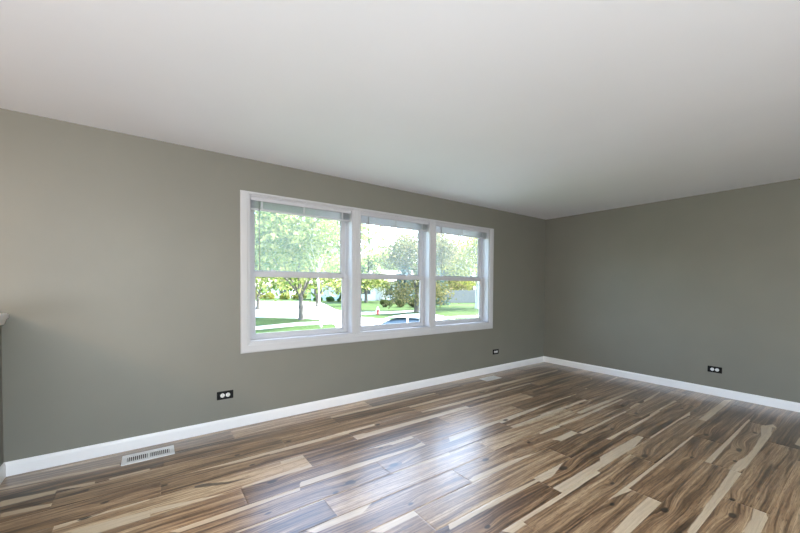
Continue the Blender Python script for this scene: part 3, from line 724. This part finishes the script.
maple = tree_meshes(3, 9.5, 1.55, 4.6, .15, L_maple, M_bark, 9500, .16, crown_lo=.25, skirt=9)
maple_b = tree_meshes(9, 9.0, 1.3, 4.2, .15, L_maple, M_bark, 8500, .19, lean=(-.05, 0), crown_lo=.24, skirt=9)
slim = tree_meshes(5, 6.2, 2.9, 1.7, .05, L_maple, M_pale, 3500, .08, lean=(-.06, .02), crown_lo=.52, nb=5)
broad = tree_meshes(12, 11, 2.2, 4.6, .2, L_olive, M_bark, 26000, .14, crown_lo=.2)
airy = tree_meshes(21, 10, 2.6, 4.4, .3, L_yellow, M_pale, 6000, .15, crown_lo=.28, sway=1.4)
backing = tree_meshes(31, 12, 2.0, 5.5, .22, L_maple, M_bark, 12000, .24, crown_lo=.12)
tree('shade_tree', (2.47, 18.8, GZ), maple, 'leafy maple with a forked grey trunk on the lawn outside the left window unit', group=None)
tree('shade_tree', (2.5, 30.2, GZ), maple_b, 'maple with a low fork at the left edge of the left window unit', rz=2.2)
tree('young_tree', (2.05, 14.5, GZ), slim, 'slender young tree with a thin pale leaning trunk, nearest the left window unit')
tree('shade_tree', (8.6, 31.1, GZ), maple_b, 'smaller maple behind the slender pale trunk, beyond the street', rz=.7, sc=.8)
tree('shade_tree', (13.4, 20.4, GZ), tree_meshes(17, 8.3, 2.0, 3.1, .2, L_olive, M_bark, 10000, .13, crown_lo=.13), 'dense olive-leaved tree with a grey trunk at the right of the middle window unit', rz=1)
tree('shade_tree', (18.2, 37.5, GZ), tree_meshes(44, 8.0, 2.0, 3.2, .2, L_maple, M_bark, 12000, .13, crown_lo=.25), 'far green tree left of the blue spruce, seen in the middle window unit')
tree('shade_tree', (22.1, 21.1, GZ), airy, 'airy yellow-green tree with thick pale trunk at the right of the right window unit', rz=.4)
tree('shade_tree', (33.8, 38.2, GZ), broad, 'broad tree behind the grey fence, in the right window unit', rz=.9, sc=.85)
sp = conifer_meshes(4, 6.5, 2.0, L_blue, 6000)
tree('spruce_tree', (21.9, 33.8, GZ), sp, 'blue spruce behind the dense olive-leaved tree, in the middle window unit', 'conifer')
tree('spruce_tree', (22.6, 28.6, GZ), sp, 'blue spruce at the left edge of the right window unit', 'conifer', rz=1.3, sc=1.0)
BK = [(-24.1, 98.6), (-17.5, 118.4), (-6.4, 85.9), (1.1, 80.5), (8.6, 99.7), (10.1, 74.1), (19.8, 91.7), (18.5, 68.0), (30.5, 84.0), (26.9, 62.0), (41.3, 76.3), (35.3, 55.9), (52.0, 68.5), (43.5, 50.0), (62.3, 61.1), (52.0, 44.0), (74.0, 52.8), (61.7, 37.0)]
for i, (x, y) in enumerate(BK):
    tree('background_tree', (x, y, GZ), backing, 'large green tree of the far belt behind the houses', group='far belt of trees', rz=i * 1.7, sc=.75 + .25 * ((i * 37) % 10) / 10, slim_=.72)

def shrub_mesh(seed, rx, ry, h, m, n, leaf):
    rg = random.Random(seed); vs, fs = [], []
    lumps = [(Vector((rg.uniform(-.7, .7) * rx, rg.uniform(-.6, .6) * ry, h * rg.uniform(.25, .62))), rg.uniform(.35, .5)) for _ in range(9)]
    for k in range(n):
        c, q = rg.choice(lumps); d = Vector((rg.gauss(0, 1), rg.gauss(0, 1), rg.gauss(0, 1))).normalized() * rg.uniform(.6, 1.0)
        p = c + Vector((d.x * rx * q, d.y * ry * q, d.z * h * q * .85))
        if p.z > .02: leaf_quad(vs, fs, p, leaf * rg.uniform(.7, 1.3), rg)
    me = bpy.data.meshes.new('foliage'); me.from_pydata([tuple(q) for q in vs], [], fs); me.materials.append(m)
    tb = MB()
    for k in range(5):
        a = k * 1.257; tb.tube([(math.cos(a) * .05, math.sin(a) * .05, -.05), (math.cos(a) * rx * .4, math.sin(a) * ry * .4, h * .5)], [.025, .008], 5, False)
    return me, tb.mesh('stems', M_bark)
def shrub(loc, meshes, label, group, rz=0, sc=1):
    r = empty('shrub', loc, rz); tag(r, label, 'shrub', group); r.scale = (sc,) * 3
    for nm, me in zip(('foliage', 'stems'), meshes):
        o = bpy.data.objects.new(nm, me); COL.objects.link(o); o.parent = r
dk = shrub_mesh(1, 1.25, 1.0, 1.6, L_dark, 5000, .075)
gr = shrub_mesh(2, 1.1, .9, 1.1, L_green, 3500, .08)
for i in range(4):
    shrub((14.9 + 1.15 * i, 27.5 - .80 * i, GZ), dk, 'dark green shrub in the row before the white house', 'dark shrub row', i * 1.1, .58 + .12 * ((i * 7) % 5) / 5)
shrub((12.4, 31.6, GZ), dk, 'dark bush by the left edge of the middle window unit, apart from the shrub row', None, 1, 1.0)
for i in range(4):
    shrub((13.4 + 1.45 * i, 42.6 - 1.05 * i, GZ), gr, 'bright green shrub along the pale blue house', 'shrubs along the pale blue house', i * .9, .75)
ye = shrub_mesh(8, 1.2, .9, 1.3, L_yellow, 2500, .10)
for i in range(4):
    shrub((8.2 + 1.7 * i, 54.6 - 1.4 * i, GZ), ye, 'yellow-green hedge shrub across the street, in the left window unit', 'yellow-green hedge shrubs', i * .8, 1)

# ---------------------------------------------------------------- houses, fence, hydrant, cone, car
M_house = mat('white_siding', (.78, .78, .76), .7, var=.03, scale=3)
M_hblue = mat('pale_blue_siding', (.46, .54, .62), .7, var=.03, scale=3)
M_shing = mat('grey_shingles', (.24, .225, .21), .9, var=.2, scale=9)
M_dwin = mat('dark_window_glass', (.05, .06, .07), .1, var=.1)
M_fence = mat('weathered_grey_boards', (.12, .13, .135), .85, var=.12, scale=5)
def siding(mb, w, d, h):
    mb.box(-w / 2, w / 2, -d / 2, d / 2, -.1, h)
    n = int(h / .2)
    for k in range(n):       # lapped boards on the front
        z = h * k / n; mb.prism([(0, -d / 2, z), (0, -d / 2 - .02, z), (0, -d / 2 - .004, z + h / n)], (-w / 2, 0, 0), (w / 2, 0, 0))
def house(name, loc, rz, w, d, h, rise, m, label, wins, door):
    r = empty(name, loc, rz); tag(r, label, 'house')
    mb = MB(); siding(mb, w, d, h); mb.build('walls', m, r)
    rf = MB(); e = .45
    rf.add([(-w / 2 - e, -d / 2 - e, h - .12), (w / 2 + e, -d / 2 - e, h - .12), (w / 2 + e, 0, h + rise), (-w / 2 - e, 0, h + rise), (-w / 2 - e, d / 2 + e, h - .12), (w / 2 + e, d / 2 + e, h - .12),
            (-w / 2 - e, -d / 2 - e, h + .02), (w / 2 + e, -d / 2 - e, h + .02), (w / 2 + e, 0, h + rise + .16), (-w / 2 - e, 0, h + rise + .16), (-w / 2 - e, d / 2 + e, h + .02), (w / 2 + e, d / 2 + e, h + .02)],
           [(0, 1, 2, 3), (3, 2, 5, 4), (6, 9, 8, 7), (9, 10, 11, 8), (0, 6, 7, 1), (4, 5, 11, 10), (0, 3, 9, 6), (3, 4, 10, 9), (1, 7, 8, 2), (2, 8, 11, 5)])
    rf.build('roof', M_shing, r)
    for sx in (-w / 2, w / 2 - .1):
        g = MB(); g.add([(sx, -d / 2, h), (sx, d / 2, h), (sx, 0, h + rise), (sx + .1, -d / 2, h), (sx + .1, d / 2, h), (sx + .1, 0, h + rise)], [(0, 1, 2), (3, 5, 4), (0, 2, 5, 3), (1, 4, 5, 2)])
        g.build('gable', m, r)
    for (x, z, ww, hh) in wins:
        f = MB()
        y = -d / 2 - .02
        f.box(x - ww / 2 - .08, x + ww / 2 + .08, y - .03, y + .02, z - .08, z).box(x - ww / 2 - .08, x + ww / 2 + .08, y - .03, y + .02, z + hh, z + hh + .08)
        f.box(x - ww / 2 - .08, x - ww / 2, y - .03, y + .02, z, z + hh).box(x + ww / 2, x + ww / 2 + .08, y - .03, y + .02, z, z + hh).box(x - .03, x + .03, y - .025, y + .02, z, z + hh)
        wo = f.build('window', M_trim, r); MB().box(x - ww / 2, x + ww / 2, y - .005, y + .02, z, z + hh).build('pane', M_dwin, wo)
    x, ww = door
    MB().bbox(x - ww / 2, x + ww / 2, -d / 2 - .05, -d / 2 + .02, 0, 2.1, .01).build('door', mat('door_paint', (.5, .5, .5), .5, var=.02), r)
house('house', (24.9, 43.4, GZ), R(-30), 8.4, 6.0, 2.9, 1.7, M_house, 'white house with a dark window behind the shrub row, in the middle window unit', [(.6, .8, 1.1, 1.5), (-3.0, 1.0, 1.6, 1.2), (3.0, 1.0, 1.4, 1.2)], (-.9, 1.0))
house('house', (17.6, 47.6, GZ), R(-30), 5.2, 5.0, 2.5, 1.1, M_hblue, 'pale blue house beyond the street, at the right of the left window unit', [(-1.6, .9, 1.2, 1.2), (1.6, .9, 1.2, 1.2)], (0, 1.0))
house('house', (12.0, 60.5, GZ), R(-25), 8, 5, 2.0, 1.3, M_house, 'low white house with a grey roof far across the street, in the left window unit', [(-2.5, .7, 1.4, 1.0), (2.5, .7, 1.4, 1.0)], (0, 1.0))

def fence():
    r = empty('board_fence', (0, 0, 0)); tag(r, 'grey weathered board fence beyond the green lawn, in the right window unit', 'fence')
    A_, B_ = Vector((25.2, 30.6, GZ)), Vector((30.6, 29.2, GZ)); d = (B_ - A_); ln = d.length; d.normalize(); nrm = Vector((d.y, -d.x, 0))
    M = Matrix(((d.x, -nrm.x, 0, A_.x), (d.y, -nrm.y, 0, A_.y), (0, 0, 1, A_.z), (0, 0, 0, 1)))
    n = int(ln / .15); pb = MB(); rg = random.Random(5)
    for k in range(n):
        x = k * ln / n; pb.box(x + .006, x + ln / n - .006, -.02, 0, .04, 1.75 + rg.uniform(-.015, .015), M)
    pb.build('boards', M_fence, r)
    for z in (.4, 1.4): MB().box(0, ln, 0, .05, z, z + .09, M).build('rail', M_fence, r)
    for k in range(4): MB().box(k * (ln - .1) / 3, k * (ln - .1) / 3 + .1, .0, .1, -.1, 1.85, M).build('post', M_fence, r)
fence()
def shed():
    r = empty('garden_shed', (32.2, 29.6, GZ), R(-40)); tag(r, 'small white shed beside the right end of the grey fence', 'shed')
    MB().box(-1.0, 1.0, -.9, .9, -.05, 1.7).build('walls', M_house, r)
    MB().prism([(0, -1.05, 1.66), (0, 0, 2.15), (0, 1.05, 1.66), (0, 1.05, 1.74), (0, 0, 2.25), (0, -1.05, 1.74)], (-1.12, 0, 0), (1.12, 0, 0)).build('roof', M_shing, r)
    MB().bbox(-.4, .4, -.94, -.88, .0, 1.6, .01).build('door', M_trim, r)
shed()
def hydrant():
    r = empty('fire_hydrant', (9.13, 20.0, GZ + .0)); tag(r, 'small red fire hydrant with a white top by the grass across the street', 'hydrant')
    red, wh = mat('red_hydrant_paint', (.36, .025, .02), .45, var=.05), mat('white_hydrant_paint', (.75, .74, .72), .45, var=.03)
    MB().lathe([(.15, 0), (.15, .04), (.095, .05), (.095, .34), (.12, .35), (.12, .38), (.09, .39)], 16).build('barrel', red, r)
    MB().lathe([(.125, .385), (.125, .41), (.10, .43), (.085, .50), (.05, .55), (.025, .565), (.025, .61)], 16).build('bonnet', wh, r)
    for a in (0, 90, 180):
        MB().lathe([(.05, .08), (.05, .14), (.06, .14), (.06, .165), (.02, .18)], 12, Matrix.Translation((0, 0, .28)) @ Matrix.Rotation(R(a), 4, 'Z') @ Matrix.Rotation(R(90), 4, 'Y')).build('outlet_cap', wh, r)
hydrant()
def cone():
    r = empty('traffic_cone', (8.0, 13.2, GZ + .02)); tag(r, 'orange cone at the edge of the street, right side of the middle window unit', 'cone')
    og = mat('orange_plastic', (.55, .14, .03), .5, var=.04)
    MB().bbox(-.17, .17, -.17, .17, 0, .03, .01).build('base', og, r)
    MB().lathe([(.125, .03), (.10, .12), (.03, .52), (.022, .53)], 18).build('cone_body', og, r)
    MB().lathe([(.079, .24), (.0595, .34), (.0575, .34)], 18).build('reflective_band', M_white, r)
cone()

def car():
    r = empty('car', (.75, 3.9, GZ + .02), R(-62)); tag(r, 'pale silver-blue car parked close outside, its roof low in the middle window unit', 'car')
    pa = mat('silver_blue_car_paint', (.52, .58, .64), .25, metal=.3, var=.01); gl = mat('dark_car_glass', (.06, .085, .10), .08, var=.02)
    ru = mat('tyre_rubber', (.02, .02, .02), .8, var=.1); al = mat('alloy_wheel', (.5, .5, .52), .3, metal=.8, var=.02)
    def loft(secs, name, m, parent, close=True):
        bm = bmesh.new(); rings = [[bm.verts.new(p) for p in s] for s in secs]; n = len(secs[0])
        for a, b in zip(rings[:-1], rings[1:]):
            for k in range(n): bm.faces.new((a[k], a[(k + 1) % n], b[(k + 1) % n], b[k]))
        bm.faces.new(rings[0][::-1]); bm.faces.new(rings[-1])
        bmesh.ops.recalc_face_normals(bm, faces=bm.faces[:])
        for f in bm.faces: f.smooth = True
        me = bpy.data.meshes.new(name); bm.to_mesh(me); bm.free(); me.materials.append(m)
        o = bpy.data.objects.new(name, me); COL.objects.link(o); o.parent = parent
        md = o.modifiers.new('sub', 'SUBSURF'); md.levels = 2; md.render_levels = 2; return o
    def sec(x, w, z0, z1, tw):
        return [(x, -w, z0), (x, -w, z0 + (z1 - z0) * .6), (x, -w * tw, z1 - .02), (x, -w * tw * .5, z1), (x, w * tw * .5, z1), (x, w * tw, z1 - .02), (x, w, z0 + (z1 - z0) * .6), (x, w, z0)]
    loft([sec(-2.3, .70, .35, .72, .9), sec(-2.2, .80, .25, .86, .92), sec(-1.5, .88, .2, .93, .92), sec(-.5, .9, .2, .93, .93), sec(.7, .9, .2, .94, .92), sec(1.7, .87, .22, .84, .92), sec(2.2, .78, .28, .68, .9), sec(2.3, .66, .35, .6, .9)], 'body', pa, r)
    loft([sec(-1.75, .74, .82, .90, .9), sec(-1.15, .75, .82, 1.36, .74), sec(-.4, .76, .82, 1.46, .74), sec(.25, .76, .82, 1.43, .74), sec(.75, .75, .82, 1.20, .76), sec(1.25, .74, .80, .90, .9)], 'cabin_glass', gl, r)
    loft([sec(-1.25, .54, 1.31, 1.375, .95), sec(-.9, .59, 1.37, 1.435, .95), sec(-.4, .60, 1.40, 1.475, .95), sec(.15, .585, 1.385, 1.455, .95), sec(.42, .55, 1.32, 1.385, .95)], 'roof_panel', pa, r)
    for s in (-1, 1):
        MB().tube([(1.2, s * .70, .88), (.82, s * .66, 1.10), (.45, s * .585, 1.35)], [.03, .028, .028], 6).build('windshield_pillar', pa, r)
        MB().tube([(-1.72, s * .70, .89), (-1.35, s * .62, 1.2), (-1.15, s * .56, 1.34)], [.04, .035, .03], 6).build('rear_pillar', pa, r)
        MB().tube([(-.35, s * .76, .90), (-.38, s * .68, 1.2), (-.4, s * .60, 1.42)], [.03, .03, .025], 6).build('door_pillar', pa, r)
        MB().bbox(.72, .90, s * .98 - .09, s * .98 + .09, .93, 1.05, .03).build('side_mirror', pa, r)
        for x in (-1.4, 1.4):
            M = Matrix.Translation((x, s * .80, .31)) @ Matrix.Rotation(R(90), 4, 'X')
            wh = MB().lathe([(.20, -.1), (.31, -.1), (.33, -.05), (.33, .05), (.31, .1), (.20, .1)], 24, M).build('wheel', ru, r)
            MB().lathe([(.20, -.104), (.18, -.08), (.03, -.09), (.03, .09), (.18, .08), (.20, .104)], 20, M).build('hub', al, wh)
        MB().bbox(2.12, 2.29, s * .55 - .12, s * .55 + .12, .55, .66, .03).build('headlight', M_white, r)
car()
